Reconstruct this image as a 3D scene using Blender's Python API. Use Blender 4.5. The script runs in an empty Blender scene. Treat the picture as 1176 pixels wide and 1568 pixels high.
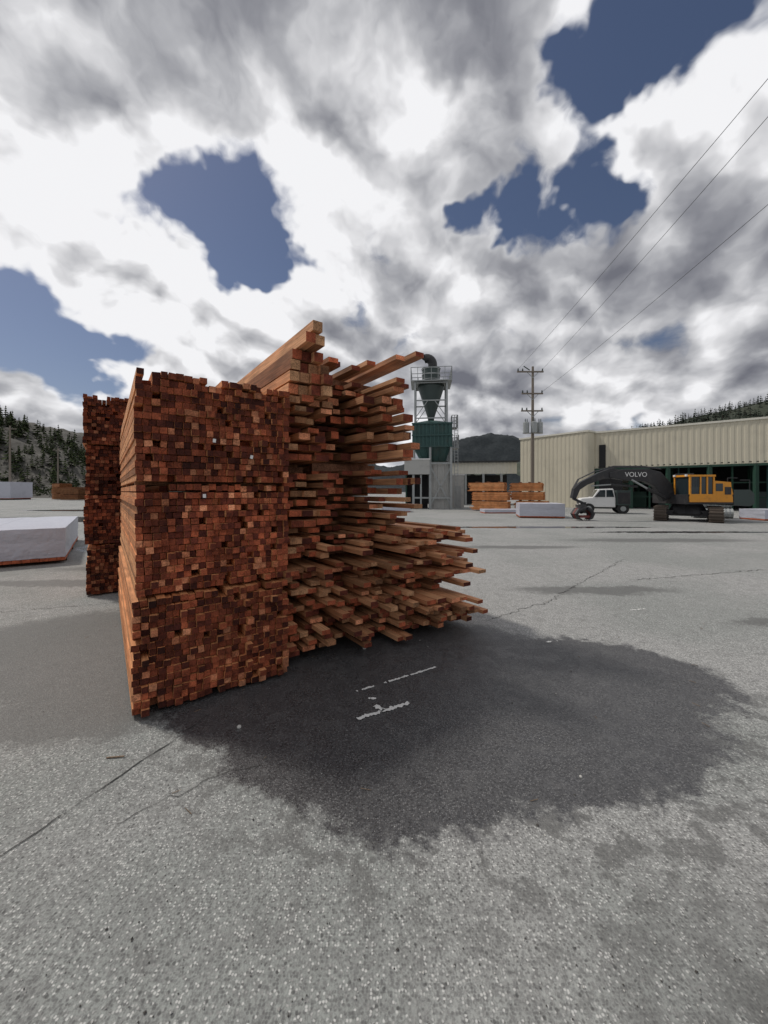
import bpy, math, random
from mathutils import Vector, Matrix, noise
R=random.Random(7)
S=bpy.context.scene
COL=S.collection
ANG=math.atan2(.586,.81)
O=Vector((-1.736,2.67,0))

# ---------------------------------------------------------------- materials
class NT:
    def __init__(s,tree): s.t=tree; s.n=tree.nodes; s.l=tree.links; s.dim='3D'
    def new(s,typ,ins=None,**kw):
        nd=s.n.new(typ)
        for k,v in kw.items(): setattr(nd,k,v)
        if ins:
            for k,v in ins.items():
                sock=nd.inputs[k]
                if isinstance(v,bpy.types.NodeSocket): s.l.new(v,sock)
                else: sock.default_value=v
        return nd
    def m(s,op,a,b=0.0,c=None,clamp=False):
        d={0:a,1:b}
        if c is not None: d[2]=c
        return s.new('ShaderNodeMath',d,operation=op,use_clamp=clamp).outputs[0]
    def v(s,op,a,b=(0,0,0)):
        nd=s.new('ShaderNodeVectorMath',{0:a},operation=op)
        if isinstance(b,bpy.types.NodeSocket): s.l.new(b,nd.inputs[1])
        else: nd.inputs[1].default_value=b
        return nd.outputs[1] if op in('LENGTH','DISTANCE','DOT_PRODUCT') else nd.outputs[0]
    def mr(s,x,a,b,c=0.0,d=1.0,smooth=True):
        return s.new('ShaderNodeMapRange',{0:x,1:a,2:b,3:c,4:d},interpolation_type='SMOOTHSTEP' if smooth else 'LINEAR').outputs[0]
    def noise(s,vec,scale,detail=4,rough=.5,dist=0.0,color=False):
        nd=s.new('ShaderNodeTexNoise',{'Vector':vec,'Scale':scale,'Detail':detail,'Roughness':rough,'Distortion':dist},noise_dimensions=s.dim)
        return nd.outputs['Color' if color else 'Fac']
    def mix(s,f,a,b,blend='MIX'):
        nd=s.new('ShaderNodeMix',data_type='RGBA',blend_type=blend)
        for i,x in ((0,f),(6,a),(7,b)):
            if isinstance(x,bpy.types.NodeSocket): s.l.new(x,nd.inputs[i])
            else:
                if i!=0 and len(x)==3: x=(*x,1)
                nd.inputs[i].default_value=x
        return nd.outputs[2]

def newmat(name):
    m=bpy.data.materials.new(name); m.use_nodes=True
    t=NT(m.node_tree); b=t.n['Principled BSDF']
    return m,t,b
def paint(name,col,rough=.6,metal=0,var=.25,scale=3.0,dirt=(.05,.045,.04),bump=0.0):
    m,t,b=newmat(name)
    g=t.new('ShaderNodeNewGeometry').outputs['Position']
    n1=t.noise(g,scale,3,.6); n2=t.noise(g,scale*9,2,.6)
    f=t.mr(n1,.5,.8,0,var)
    c=t.mix(f,col,dirt)
    c2=t.mix(t.m('MULTIPLY',n2,var*.8),c,tuple(x*.55 for x in col))
    t.l.new(c2,b.inputs['Base Color'])
    b.inputs['Metallic'].default_value=metal
    t.l.new(t.mr(n2,.2,.8,rough*.8,min(1,rough*1.2)),b.inputs['Roughness'])
    if bump:
        bp=t.new('ShaderNodeBump',{'Strength':bump,'Distance':.02,'Height':n2}); t.l.new(bp.outputs[0],b.inputs['Normal'])
    return m
def woodmat(name,end):
    m,t,b=newmat(name)
    at=t.new('ShaderNodeAttribute',attribute_name='Col').outputs['Color']
    tc=t.new('ShaderNodeTexCoord').outputs['Object']
    if end:
        n=t.noise(tc,90,2,.65); n2=t.noise(tc,9,2,.6)
        f=t.m('ADD',t.mr(n,.3,.7,.55,1.15),t.mr(n2,.35,.7,-.2,.3))
        b.inputs['Roughness'].default_value=.85
    else:
        sv=t.v('MULTIPLY',tc,(1,.035,1))
        n=t.noise(sv,70,3,.6); n2=t.noise(tc,2.5,2,.6)
        kn=t.new('ShaderNodeTexVoronoi',{'Vector':t.v('MULTIPLY',tc,(1,.45,1)),'Scale':7.0}).outputs['Distance']
        f=t.m('ADD',t.mr(n,.3,.7,.66,1.1),t.mr(n2,.3,.7,-.18,.15))
        f=t.m('MULTIPLY',f,t.mr(kn,.03,.09,.5,1.0))
        b.inputs['Roughness'].default_value=.7
    c=t.mix(1.0,at,t.new('ShaderNodeCombineColor',{0:f,1:f,2:f}).outputs[0],'MULTIPLY')
    t.l.new(c,b.inputs['Base Color'])
    b.inputs['Specular IOR Level'].default_value=.25
    bp=t.new('ShaderNodeBump',{'Strength':.4,'Distance':.003,'Height':n}); t.l.new(bp.outputs[0],b.inputs['Normal'])
    return m
M_SIDE=woodmat('lumber_side',False); M_END=woodmat('lumber_end',True)
M_BEIGE=paint('beige_cladding',(.56,.52,.41),.6,0,.14,.6)
M_BEIGE2=paint('pale_cladding',(.66,.64,.56),.6,0,.12,.6)
M_TRIM=paint('grey_trim',(.42,.42,.40),.5)
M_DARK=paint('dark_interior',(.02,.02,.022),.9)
M_GREEN=paint('green_steel',(.028,.080,.075),.6,0,.5,1.0,(.07,.05,.035))
M_DGREEN=paint('dark_green_steel',(.012,.05,.032),.6)
M_GALV=paint('galvanised_steel',(.34,.36,.36),.45,.3,.3,1.5)
M_DUCT=paint('dark_duct_steel',(.045,.065,.062),.5,.2,.3,2)
M_YEL=paint('yellow_paint',(.70,.29,.02),.45,0,.3,3)
M_BLACK=paint('black_paint',(.022,.022,.025),.5,0,.4,3,(.1,.09,.08))
M_TRACK=paint('track_steel',(.09,.07,.055),.7,.2,.5,6,(.16,.12,.09))
M_GLASS=paint('dark_glass',(.02,.03,.035),.08,0,.05)
M_WHITE=paint('white_paint',(.72,.72,.71),.4,0,.12,3)
M_RED=paint('red_paint',(.16,.025,.02),.5)
M_WRAP=paint('white_wrap',(.50,.51,.58),.4,0,.35,1.4,(.33,.34,.41),.6)
M_POLE=paint('weathered_pole_wood',(.20,.17,.14),.9,0,.3,2)
M_ROCK=paint('rock_slope',(.085,.08,.07),.95,0,1.0,.14,(.025,.032,.018),.5)
M_STONE=paint('pebble',(.30,.29,.28),.9,0,.5,40)
M_RUBBER=paint('tyre_rubber',(.02,.02,.02),.85)
M_STRAP=paint('steel_strap',(.07,.07,.075),.5,.4)

# ---------------------------------------------------------------- mesh builder
class MB:
    def __init__(s): s.v=[];s.f=[];s.mi=[];s.c=[];s.mats=[]
    def mid(s,m):
        if m not in s.mats: s.mats.append(m)
        return s.mats.index(m)
    def face(s,idx,m,c=(1,1,1)): s.f.append(idx); s.mi.append(s.mid(m)); s.c.append(c)
    def hexa(s,P,m,mend=None,c=(1,1,1),ce=None):
        b=len(s.v); s.v+= [tuple(p) for p in P]
        ce=ce or c; mend=mend or m
        s.face((b,b+1,b+2,b+3),mend,ce); s.face((b+5,b+4,b+7,b+6),mend,ce)
        s.face((b+4,b,b+3,b+7),m,c); s.face((b+1,b+5,b+6,b+2),m,c)
        s.face((b+3,b+2,b+6,b+7),m,c); s.face((b+4,b+5,b+1,b),m,c)
    def box(s,x0,x1,y0,y1,z0,z1,m,mend=None,c=(1,1,1),ce=None,rot=0.0):
        cx,cz=(x0+x1)/2,(z0+z1)/2
        pts=[]
        for y in(y0,y1):
            for x,z in((x0,z0),(x1,z0),(x1,z1),(x0,z1)):
                if rot:
                    dx,dz=x-cx,z-cz; ca,sa=math.cos(rot),math.sin(rot)
                    x,z=cx+dx*ca-dz*sa,cz+dx*sa+dz*ca
                pts.append((x,y,z))
        s.hexa(pts,m,mend,c,ce)
    def beam(s,a,b,w,m,h=None):
        a=Vector(a);b=Vector(b);h=h or w
        d=(b-a).normalized(); up=Vector((0,0,1)) if abs(d.z)<.95 else Vector((1,0,0))
        x=d.cross(up).normalized()*w/2; z=x.cross(d).normalized()*h/2
        s.hexa([a-x-z,a+x-z,a+x+z,a-x+z,b-x-z,b+x-z,b+x+z,b-x+z],m)
    def tube(s,pts,rs,m,n=12,cap=True):
        pts=[Vector(p) for p in pts]
        if not isinstance(rs,(list,tuple)): rs=[rs]*len(pts)
        base=len(s.v); prev=None
        for i,p in enumerate(pts):
            d=(pts[min(i+1,len(pts)-1)]-pts[max(i-1,0)]).normalized()
            if prev is None:
                up=Vector((0,0,1)) if abs(d.z)<.9 else Vector((1,0,0)); x=d.cross(up).normalized()
            else: x=(prev-d*prev.dot(d)).normalized()
            prev=x; y=d.cross(x)
            for k in range(n):
                a=2*math.pi*k/n; s.v.append(tuple(p+(x*math.cos(a)+y*math.sin(a))*rs[i]))
        for i in range(len(pts)-1):
            for k in range(n):
                a=base+i*n+k;b2=base+i*n+(k+1)%n
                s.face((a,b2,b2+n,a+n),m)
        if cap:
            s.face(tuple(base+k for k in range(n))[::-1],m); s.face(tuple(base+(len(pts)-1)*n+k for k in range(n)),m)
    def prism(s,poly,y0,y1,m):
        b=len(s.v);n=len(poly)
        for y in(y0,y1):
            for x,z in poly: s.v.append((x,y,z))
        s.face(tuple(range(b,b+n)),m); s.face(tuple(range(b+2*n-1,b+n-1,-1)),m)
        for k in range(n): s.face((b+k,b+n+k,b+n+(k+1)%n,b+(k+1)%n),m)
    def corr(s,p0,p1,z0,z1,m,pitch=.3,depth=.04):
        p0=Vector(p0);p1=Vector(p1);d=p1-p0;L=d.length;d.normalize();nr=Vector((d.y,-d.x))
        xs=[];t=0
        while t<L:
            for f,o in((0,0),(.35,0),(.45,1),(.9,1)):
                if t+f*pitch<L: xs.append((t+f*pitch,o*depth))
            t+=pitch
        xs.append((L,0)); b=len(s.v)
        for t,o in xs:
            q=p0+d*t+nr*o; s.v.append((q.x,q.y,z0)); s.v.append((q.x,q.y,z1))
        for i in range(len(xs)-1): s.face((b+2*i,b+2*i+2,b+2*i+3,b+2*i+1),m)
    def obj(s,name,loc=(0,0,0),rz=0,parent=None,smooth=False,bevel=0):
        me=bpy.data.meshes.new(name); me.from_pydata(s.v,[],s.f)
        for m in s.mats: me.materials.append(m)
        me.polygons.foreach_set('material_index',s.mi)
        ca=me.color_attributes.new('Col','FLOAT_COLOR','CORNER')
        data=[]
        for p,c in zip(me.polygons,s.c):
            data+= [c[0],c[1],c[2],1.0]*p.loop_total
        ca.data.foreach_set('color',data)
        if smooth: me.polygons.foreach_set('use_smooth',[True]*len(me.polygons))
        me.update()
        o=bpy.data.objects.new(name,me); COL.objects.link(o)
        o.location=loc; o.rotation_euler[2]=rz
        if parent: o.parent=parent
        if bevel:
            md=o.modifiers.new('bevel','BEVEL'); md.width=bevel; md.segments=2; md.limit_method='ANGLE'
        return o
def empty(name,loc=(0,0,0),rz=0):
    e=bpy.data.objects.new(name,None); e.empty_display_size=.5; COL.objects.link(e); e.location=loc; e.rotation_euler[2]=rz; return e

# ---------------------------------------------------------------- lumber
def lerp(a,b,t): return tuple(x+(y-x)*t for x,y in zip(a,b))
def endcol(r,k=1.0):
    t=r.random()
    if t<.34: c=lerp((.055,.014,.010),(.13,.031,.017),r.random())
    elif t<.89: c=lerp((.15,.037,.019),(.34,.088,.040),r.random())
    else: c=lerp((.40,.13,.062),(.60,.26,.14),r.random())
    return tuple(x*k for x in c)
def sidecol(r,k=1.0,orange=False):
    a,b=((.58,.23,.095),(.76,.37,.17)) if orange else ((.40,.18,.09),(.66,.36,.19))
    t=r.random(); c=lerp(a,b,t)
    if r.random()<.15: c=tuple(x*.55 for x in c)
    return tuple(x*k for x in c)
def bundle_stack(name,loc,width,length,nb,bh,ncol,nrow,seed,offs=None,kk=1.0):
    r=random.Random(seed); par=empty(name,loc,ANG); z=0.0
    for b in range(nb):
        mb=MB(); ox,oy=(offs[b] if offs else (0,0))
        gap=.028; z+=gap
        for sy in(.25,length*.5,length-.3): mb.box(ox+.01,ox+width-.02,sy,sy+.06,z-gap+.001,z-.002,M_SIDE,M_END,(.3,.15,.08))
        ph=(bh-gap)/nrow
        for j in range(nrow):
            # rows of slightly differing piece widths so the ends do not line up in a grid
            ws=[r.uniform(.86,1.14) for _ in range(ncol)]; sc=width/sum(ws); x=ox+r.uniform(-.009,.009)
            for i in range(ncol):
                pw=ws[i]*sc
                w=pw-r.uniform(.002,.006); h=ph-r.uniform(.002,.007)
                x0=x; x+=pw
                pro=abs(r.gauss(0,.020))
                if r.random()<.08: pro+=r.uniform(.01,.06)
                y0=oy+.03-pro+ (.0 if r.random()>.05 else .12)
                y1=length+oy+r.uniform(-.1,.1)
                zz=z+j*ph+ (r.uniform(0,.016) if j==nrow-1 else 0)
                if j==nrow-1 and r.random()<.12: continue
                hi=noise.noise(Vector((i*.22,j*.22,seed+b*3)))*.7
                k=(1.35 if b==1 else .95)*(1+hi)*kk
                mb.box(x0,x0+w,y0,y1,zz,zz+h,M_SIDE,M_END,sidecol(r,1,True),endcol(r,k),r.gauss(0,.04))
        mb.obj('bundle_%d'%(b+1),parent=par)
        z+=bh-gap
    return par
A=bundle_stack('lumber_stack',O,1.135,3.4,3,.822,22,16,11,[(-.01,0),(.014,.05),(.008,.02)])
E=bundle_stack('lumber_stack',(-4.51,5.78,0),1.12,3.5,4,.765,20,14,12,[(0.03,0),(0,.02),(.02,.05),(-.01,.0)],.75)
tg=MB(); r=random.Random(3)
for x,z in((.78,1.86),(.43,1.55),(.50,1.97)):
    tg.box(x,x+.022,-.055,-.053,z,z+.028,M_WHITE,rot=r.uniform(-.4,.4))
tg.obj('paper_tags',parent=A)

def rough_pile(name,W0,W1,ztop,seed,spec):
    r=random.Random(seed); mb=MB(); z=.09
    for sy in(.6,1.8,3.0): mb.box(W0,W1,sy,sy+.09,.001,.088,M_SIDE,M_END,(.2,.1,.06))
    zb=z
    while z<ztop:
        fz=z/ztop; ths,ws,gap,yfun,skip,klit=spec(fz)
        th=r.choice(ths); bw=r.choice(ws)
        x=W0+r.uniform(-.03,.03); lay=r.gauss(0,1)
        if gap>.015:
            for sy in(.9,2.0,3.1): mb.box(W0+.02,W1-.02,sy,sy+.04,z-gap+.001,z-.001,M_SIDE,M_END,(.3,.15,.08))
        while x<W1-bw*.6:
            w=bw*r.uniform(.90,1.0)
            if r.random()>skip:
                tt=(x-W0)/(W1-W0)
                y0=yfun(tt,fz,r,lay); y1=3.7+r.uniform(-.3,.3)
                xa=x+r.gauss(0,.020); droop=-max(0,.3-y0)*.02+r.gauss(0,.2)*gap*(1 if y0<.3 else .3)
                kd=klit*(.6 if y0>.35 else 1.0)  # recessed boards coloured darker to imitate shade inside the pile
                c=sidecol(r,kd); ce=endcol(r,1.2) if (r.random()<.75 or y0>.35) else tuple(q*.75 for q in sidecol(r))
                P=[(xa,y0,z+droop),(xa+w,y0,z+droop),(xa+w,y0,z+th+droop),(xa,y0,z+th+droop),(x,y1,z),(x+w,y1,z),(x+w,y1,z+th),(x,y1,z+th)]
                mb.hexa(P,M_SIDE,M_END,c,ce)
            x+=bw+.004+(r.uniform(.01,.04) if r.random()<.3 else 0)
        z+=th+gap
        if z-zb>.80:
            for sy in(.75,1.9,3.0): mb.box(W0+.02,W1-.02,sy,sy+.07,z-gap+.001,z+.055,M_SIDE,M_END,(.25,.12,.07))
            z+=.058+(gap if gap>.015 else 0); zb=z
    return mb
def sB1(fz):
    def y(t,fz,r,lay):
        v=.12+.06*lay+ .10*r.random()+.12*t
        if t>.6: v-=.16*abs(r.gauss(0,1))*(1 if fz<.75 else .5)
        return max(v,-.26 if fz<.4 else -.12)
    if fz<.45: return ((.042,.048),(.09,.14),.018,y,.08,1)
    return ((.045,.055,.06),(.14,.12),.034,y,.05,1)
b1=rough_pile('b1',1.17,1.61,2.42,21,sB1)
r=random.Random(5); z=2.49
for k,(xa,xb) in enumerate(((1.18,1.60),(1.18,1.58),(1.19,1.56),(1.22,1.53),(1.27,1.50),(1.33,1.47))):
    th=.088; x=xa
    while x<xb-.05:
        w=.092
        y0=r.uniform(.02,.12)+ (0 if x+w*1.5>xb else .06)
        if k>3: y0=r.uniform(-.06,.02)
        b1.box(x,x+w,y0,3.9+r.uniform(-.3,.3),z,z+th,M_SIDE,M_END,sidecol(r,1.1),tuple(q*.8 for q in sidecol(r)) if r.random()<.5 else endcol(r,1.5),r.gauss(0,.012))
        x+=w+.006
    z+=th+.02
b1.obj('long_timber_stack',O,ANG)
def sB2(fz):
    def y(t,fz,r,lay):
        if fz>.40:
            v=.66+.06*lay+r.uniform(-.15,.12)
            if .40<t<.65: v=.42+.06*lay+r.uniform(-.22,.15)
            if t>=.65: v=.10-.08*abs(lay)+r.uniform(-.13,.20)
        else:
            v=.42-.30*t+.06*lay-.42*r.random()**2
            if fz<.2: v-=.12*r.random()
        return max(v,-.38)
    if fz<.40: return ((.038,.045),(.09,.14,.09),.020,y,.14,1.05)
    return ((.045,.05,.065,.075),(.09,.12,.14),.036,y,.16,1)
b2=rough_pile('b2',1.68,2.56,2.84,22,sB2)
r=random.Random(8)
for x,z,y0,tl in((2.44,2.93,-.15,.07),(2.30,2.92,0,.06),(2.1,2.92,.25,.03),(1.75,2.92,.40,0),(1.68,2.92,.32,0),(2.0,2.92,.4,0)):
    b2.hexa([(x,y0,z+tl),(x+.11,y0,z+tl),(x+.11,y0,z+.05+tl),(x,y0,z+.05+tl),(x,3.7,z-.01),(x+.11,3.7,z-.01),(x+.11,3.7,z+.04),(x,3.7,z+.04)],M_SIDE,M_END,sidecol(r),endcol(r,2))
b2.obj('long_timber_stack',O,ANG)
def sC(fz):
    def y(t,fz,r,lay):
        v=.26-.20*t+.09*lay-.26*r.random()
        if fz<.4: v-=.10
        return max(v,-.36)
    return ((.038,.045),(.09,.13),.022,y,.14,1.2)
c1=rough_pile('c',2.60,3.42,1.16,23,sC)
c1.obj('long_timber_stack',O,ANG)

# ---------------------------------------------------------------- ground
g=MB(); g.v=[(-2500,-500,0),(2500,-500,0),(2500,3000,0),(-2500,3000,0)]
gm,t,b=newmat('worn_asphalt')
g.face((0,1,2,3),gm); g.obj('ground')
t.dim='2D'
P=t.new('ShaderNodeNewGeometry').outputs['Position']
nA=t.noise(P,1.6,2,.6,0,True); nB=t.noise(P,9,4,.75,0,True)
Pw=t.v('ADD',P,t.v('MULTIPLY',t.v('SUBTRACT',nA,(.5,.5,.5)),(.4,.4,0)))
Pw=t.v('ADD',Pw,t.v('MULTIPLY',t.v('SUBTRACT',nB,(.5,.5,.5)),(.40,.40,0)))
def ell(cx,cy,rx,ry,soft=.08):
    q=t.v('MULTIPLY',t.v('SUBTRACT',Pw,(cx,cy,0)),(1/rx,1/ry,0)); d=t.v('LENGTH',q)
    return t.mr(d,1+soft,1-soft)
def mx(a,b): return t.m('MAXIMUM',a,b)
wet=ell(.98,3.0,1.38,1.10,.07)
for a in((1.85,3.4,1.05,.78,.08),(.10,2.72,1.2,.92,.08),(-.9,2.95,.8,.55,.1),(.2,3.8,1.4,1.0,.1)): wet=mx(wet,ell(*a))
ring=ell(.75,2.75,2.3,1.42,.25)
damp=ell(-3.1,4.0,1.55,1.15,.15)
for a in((-2.2,3.0,.7,.6,.2),(3.4,6.2,1.3,.25,.3),(-5.5,6.7,1.8,.25,.3),(-4.9,7.9,1.9,.30,.3),(4.6,4.7,.4,.15,.4),(9,12.5,3.0,.5,.4),(3.9,11.0,1.6,.3,.3)): damp=mx(damp,ell(*a))
pud=ell(-13,22,12,2.2,.1)
for a in((-7.1,11,1.6,1.0,.2),(-16,32,14,2.0,.1),(7,17,5,.4,.1),(12,15,4,.3,.1)): pud=mx(pud,ell(*a))
frn=t.noise(P,5.5,4,.7)
Ys=t.new('ShaderNodeSeparateXYZ',{0:P}).outputs[1]
near=t.mr(Ys,1.2,2.6,.48,.16)
damp=mx(damp,t.m('MULTIPLY',t.mr(frn,.60,.70),near))
damp=mx(damp,t.m('MULTIPLY',t.m('MULTIPLY',t.mr(frn,.50,.60),ring),.9))
damp=mx(damp,t.m('MULTIPLY',ell(1.6,1.15,.7,.42,.5),t.mr(frn,.4,.6,.35,.95)))
big=t.noise(P,.35,3,.6); mid=t.noise(P,7,3,.7); fine=t.noise(P,60,3,.8)
base=t.mix(t.mr(big,.35,.65),(.365,.367,.358),(.275,.29,.277))
base=t.mix(t.mr(mid,.40,.75,0,.5),base,(.19,.19,.186))
vo=t.new('ShaderNodeTexVoronoi',{'Vector':P,'Scale':100.0},voronoi_dimensions='2D'); vc=t.new('ShaderNodeSeparateColor',{0:vo.outputs['Color']}).outputs
vb=t.new('ShaderNodeTexVoronoi',{'Vector':P,'Scale':45.0},voronoi_dimensions='2D'); vbc=t.new('ShaderNodeSeparateColor',{0:vb.outputs['Color']}).outputs
dots=t.m('MULTIPLY',t.mr(vc[0],.66,.9),t.mr(vo.outputs['Distance'],.55,.25))
darkd=t.m('MULTIPLY',t.mr(vc[1],.55,.8),t.mr(vo.outputs['Distance'],.6,.3))
bigd=t.m('MULTIPLY',t.mr(vbc[0],.90,.96),t.mr(vb.outputs['Distance'],.35,.15))
base=t.mix(t.mr(fine,.38,.66,0,.65),base,(.12,.12,.12))
base=t.mix(t.m('MULTIPLY',dots,.65),base,(.64,.64,.62))
base=t.mix(t.m('MULTIPLY',darkd,.6),base,(.09,.09,.09))
base=t.mix(t.m('MULTIPLY',bigd,.7),base,(.05,.05,.05))
wcol=t.mix(t.mr(fine,.35,.7),(.080,.080,.083),(.030,.030,.032))
wcol=t.mix(t.m('MULTIPLY',dots,.40),wcol,(.28,.28,.28))
wcol=t.mix(t.m('MULTIPLY',t.mr(mid,.45,.75),.35),wcol,(.13,.13,.13))
dcol=t.mix(.72,base,(.085,.085,.082))
c=t.mix(damp,base,dcol); c=t.mix(wet,c,wcol); c=t.mix(pud,c,(.05,.05,.052))
t.l.new(c,b.inputs['Base Color'])
sheen=t.mr(big,.4,.6,.42,.60)
ro=t.m('SUBTRACT',.92,t.m('MULTIPLY',wet,sheen)); ro=t.m('SUBTRACT',ro,t.m('MULTIPLY',damp,.2)); ro=t.m('MULTIPLY',ro,t.mr(pud,0,1,1,.12))
t.l.new(ro,b.inputs['Roughness'])
hh=t.m('ADD',t.m('MULTIPLY',fine,.6),t.m('MULTIPLY',vo.outputs['Distance'],.6))
bs=t.mr(pud,0,1,.55,.02)
bp=t.new('ShaderNodeBump',{'Strength':bs,'Distance':.006,'Height':hh}); t.l.new(bp.outputs[0],b.inputs['Normal'])

M_CRACK=paint('crack_fill',(.03,.03,.03),.95)
def crack(pts,w,seed,jit=.02):
    r=random.Random(seed); mb=MB(); out=[]
    for a,b_ in zip(pts[:-1],pts[1:]):
        a=Vector(a);b_=Vector(b_); n=max(2,int((b_-a).length/.05))
        for i in range(n): out.append(a.lerp(b_,i/n)+Vector((r.gauss(0,jit*.4),r.gauss(0,jit*.4))))
    out.append(Vector(pts[-1]))
    for i,p in enumerate(out):
        d=(out[min(i+1,len(out)-1)]-out[max(i-1,0)]).normalized(); n=Vector((-d.y,d.x))*w*r.uniform(.15,1.1)
        mb.v+=[(p.x-n.x,p.y-n.y,.004),(p.x+n.x,p.y+n.y,.004)]
    for i in range(len(out)-1): mb.face((2*i,2*i+2,2*i+3,2*i+1),M_CRACK)
    return mb.obj('pavement_crack')
crack([(-2.6,1.1),(-1.68,1.683),(-1.37,2.42),(-1.25,2.75)],.0045,1,.012)
crack([(-1.35,1.80),(-1.15,1.98),(-.95,2.15),(-.7,2.25)],.0022,2,.03)
crack([(1.2,4.7),(2.4,5.6),(3.9,7.2),(5.6,9.0)],.007,3,.05)
crack([(4.4,6.9),(9.5,8.3),(16,9.5)],.010,4,.05)
crack([(-5.5,4.9),(-3.6,5.6)],.006,5,.05)
M_MARK=paint('worn_road_paint',(.72,.72,.70),.7,0,.3,30)
r=random.Random(9); mk=MB()
def stroke(a,b_,w,dens=1.0):
    a=Vector(a);b_=Vector(b_);L=(b_-a).length;n=int(L/.012)+1;d=(b_-a).normalized();nn=Vector((-d.y,d.x))
    prev=None
    for i in range(n+1):
        p=a+d*L*i/n; wl=w*r.uniform(.2,1); wr=w*r.uniform(.2,1)
        if r.random()>dens: prev=None; continue
        cur=(p-nn*wl,p+nn*wr)
        if prev:
            k=len(mk.v); mk.v+=[(prev[0].x,prev[0].y,.005),(cur[0].x,cur[0].y,.005),(cur[1].x,cur[1].y,.005),(prev[1].x,prev[1].y,.005)]
            mk.face((k,k+1,k+2,k+3),M_MARK)
        prev=cur
stroke((-.19,2.70),(.19,2.90),.028,.97)
stroke((-.22,3.07),(-.08,3.15),.017,.9); stroke((0.0,3.2),(.47,3.49),.017,.9)
stroke((-.12,2.97),(-.06,2.96),.02,.9); stroke((-.07,2.86),(.0,2.80),.03,.95)
stroke((1.72,4.07),(1.85,4.10),.02,.9); stroke((3.3,5.15),(3.55,5.22),.02,.9)
mk.obj('worn_road_marking')
r=random.Random(14); gr=MB()
M_ST=[M_STONE,paint('dark_pebble',(.06,.055,.05),.9,0,.3,30),paint('light_pebble',(.50,.49,.46),.9,0,.2,30)]
for i in range(2600):
    Y=.9+6*r.random()**1.7; X=r.uniform(-1.1,1.1)*Y
    s=r.uniform(.0012,.0035)*(2.2 if r.random()<.06 else 1); m=r.choice((M_ST[0],M_ST[1],M_ST[1],M_ST[2])); k=len(gr.v)
    for dx,dy,dz in((1,0,.2),(0,1,.2),(-1,0,.2),(0,-1,.2),(.2,.1,1),(0,0,-.3)):
        q=r.uniform(.7,1.3); gr.v.append((X+dx*s*q,Y+dy*s*q,.002+dz*s*q))
    for f in((0,1,4),(1,2,4),(2,3,4),(3,0,4)): gr.face((k+f[0],k+f[1],k+f[2]),m)
gr.obj('gravel')
sp=MB()
for i in range(30):
    Y=1.3+5*r.random(); X=r.uniform(-1,1)*Y; a=r.uniform(0,3.14); L=r.uniform(.015,.06)
    sp.beam((X,Y,.004),(X+math.cos(a)*L,Y+math.sin(a)*L,.007),.003,M_SIDE,.002)
sp.beam((-1.66,2.30,.006),(-1.56,2.31,.008),.008,M_SIDE,.005)
sp.c=[(.22,.16,.11)]*len(sp.f); sp.obj('wood_splinters')
rk=MB()
for X,Y,s in((-.98,2.6,.014),(1.1,2.15,.008),(-.2,3.9,.016)):
    rk.tube([(X,Y,0),(X,Y,s*.5),(X+.2*s,Y,s*1.1),(X+.2*s,Y,s*1.25)],[s*.9,s*1.1,s*.7,s*.1],M_ST[2],7)
rk.obj('loose_stone')

# ---------------------------------------------------------------- wrapped bundles
def wrapped(loc,W,L,z0,z1,rz=ANG,nb=1):
    par=empty('wrapped_lumber_bundle',loc,rz)
    for k in range(nb):
        x0=-W*(k+1)/nb+.004; x1=-W*k/nb-.004
        mb=MB(); nx_,ny_,nz_=8,14,5
        def q(x,y,z):
            v=Vector((x*3,y*1.5,z*5)); d=noise.noise(v)*.018+noise.noise(v*3)*.008
            return (x+d,y+d,z+d*.6)
        def grid(f,a,b_):
            i0=len(mb.v)
            for i in range(a+1):
                for j in range(b_+1): mb.v.append(q(*f(i/a,j/b_)))
            for i in range(a):
                for j in range(b_):
                    k_=i0+i*(b_+1)+j; mb.face((k_,k_+b_+1,k_+b_+2,k_+1),M_WRAP)
        X=lambda u:x0+(x1-x0)*u; Y=lambda u:L*u; Z=lambda u:z0+(z1-z0)*u
        grid(lambda u,v:(X(u),0,Z(v)),nx_*3,nz_*3); grid(lambda u,v:(X(1-u),L,Z(v)),nx_*2,nz_*2)
        grid(lambda u,v:(x0,Y(1-u),Z(v)),ny_*2,nz_*2); grid(lambda u,v:(x1,Y(u),Z(v)),ny_*2,nz_*2)
        grid(lambda u,v:(X(u),Y(v),z1),nx_*2,ny_*2)
        mb.obj('plastic_wrap_%d'%k,parent=par,smooth=False)
    mb=MB(); n=int(W/.14)
    for i in range(n): mb.box(-W+i*W/n+.003,-W+(i+1)*W/n-.003,-.01,L-.02,z0-.07,z0-.004,M_SIDE,M_END,(.5,.14,.07),(.42,.12,.06))
    for y in(.4,L*.5,L-.5): mb.box(-W,0,y,y+.09,.001,z0-.072,M_SIDE,M_END,(.15,.08,.05))
    mb.obj('exposed_boards',parent=par)
    return par
wrapped((-7.1,8.57,0),2.6,5.0,.14,.785,nb=2)
wrapped((10.5,22.3,0),2.5,2.4,.12,.86,rz=math.radians(-14))
wrapped((22.6,20.6,0),2.2,1.5,.1,.6,rz=0)
wrapped((-68,70,0),7,5,.3,3.3,rz=.1,nb=3)
wrapped((2.0,29,0),2.2,2,.08,.4,rz=0)
wrapped((10.2,27.5,0),3.0,1.4,.08,.28,rz=0)

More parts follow.
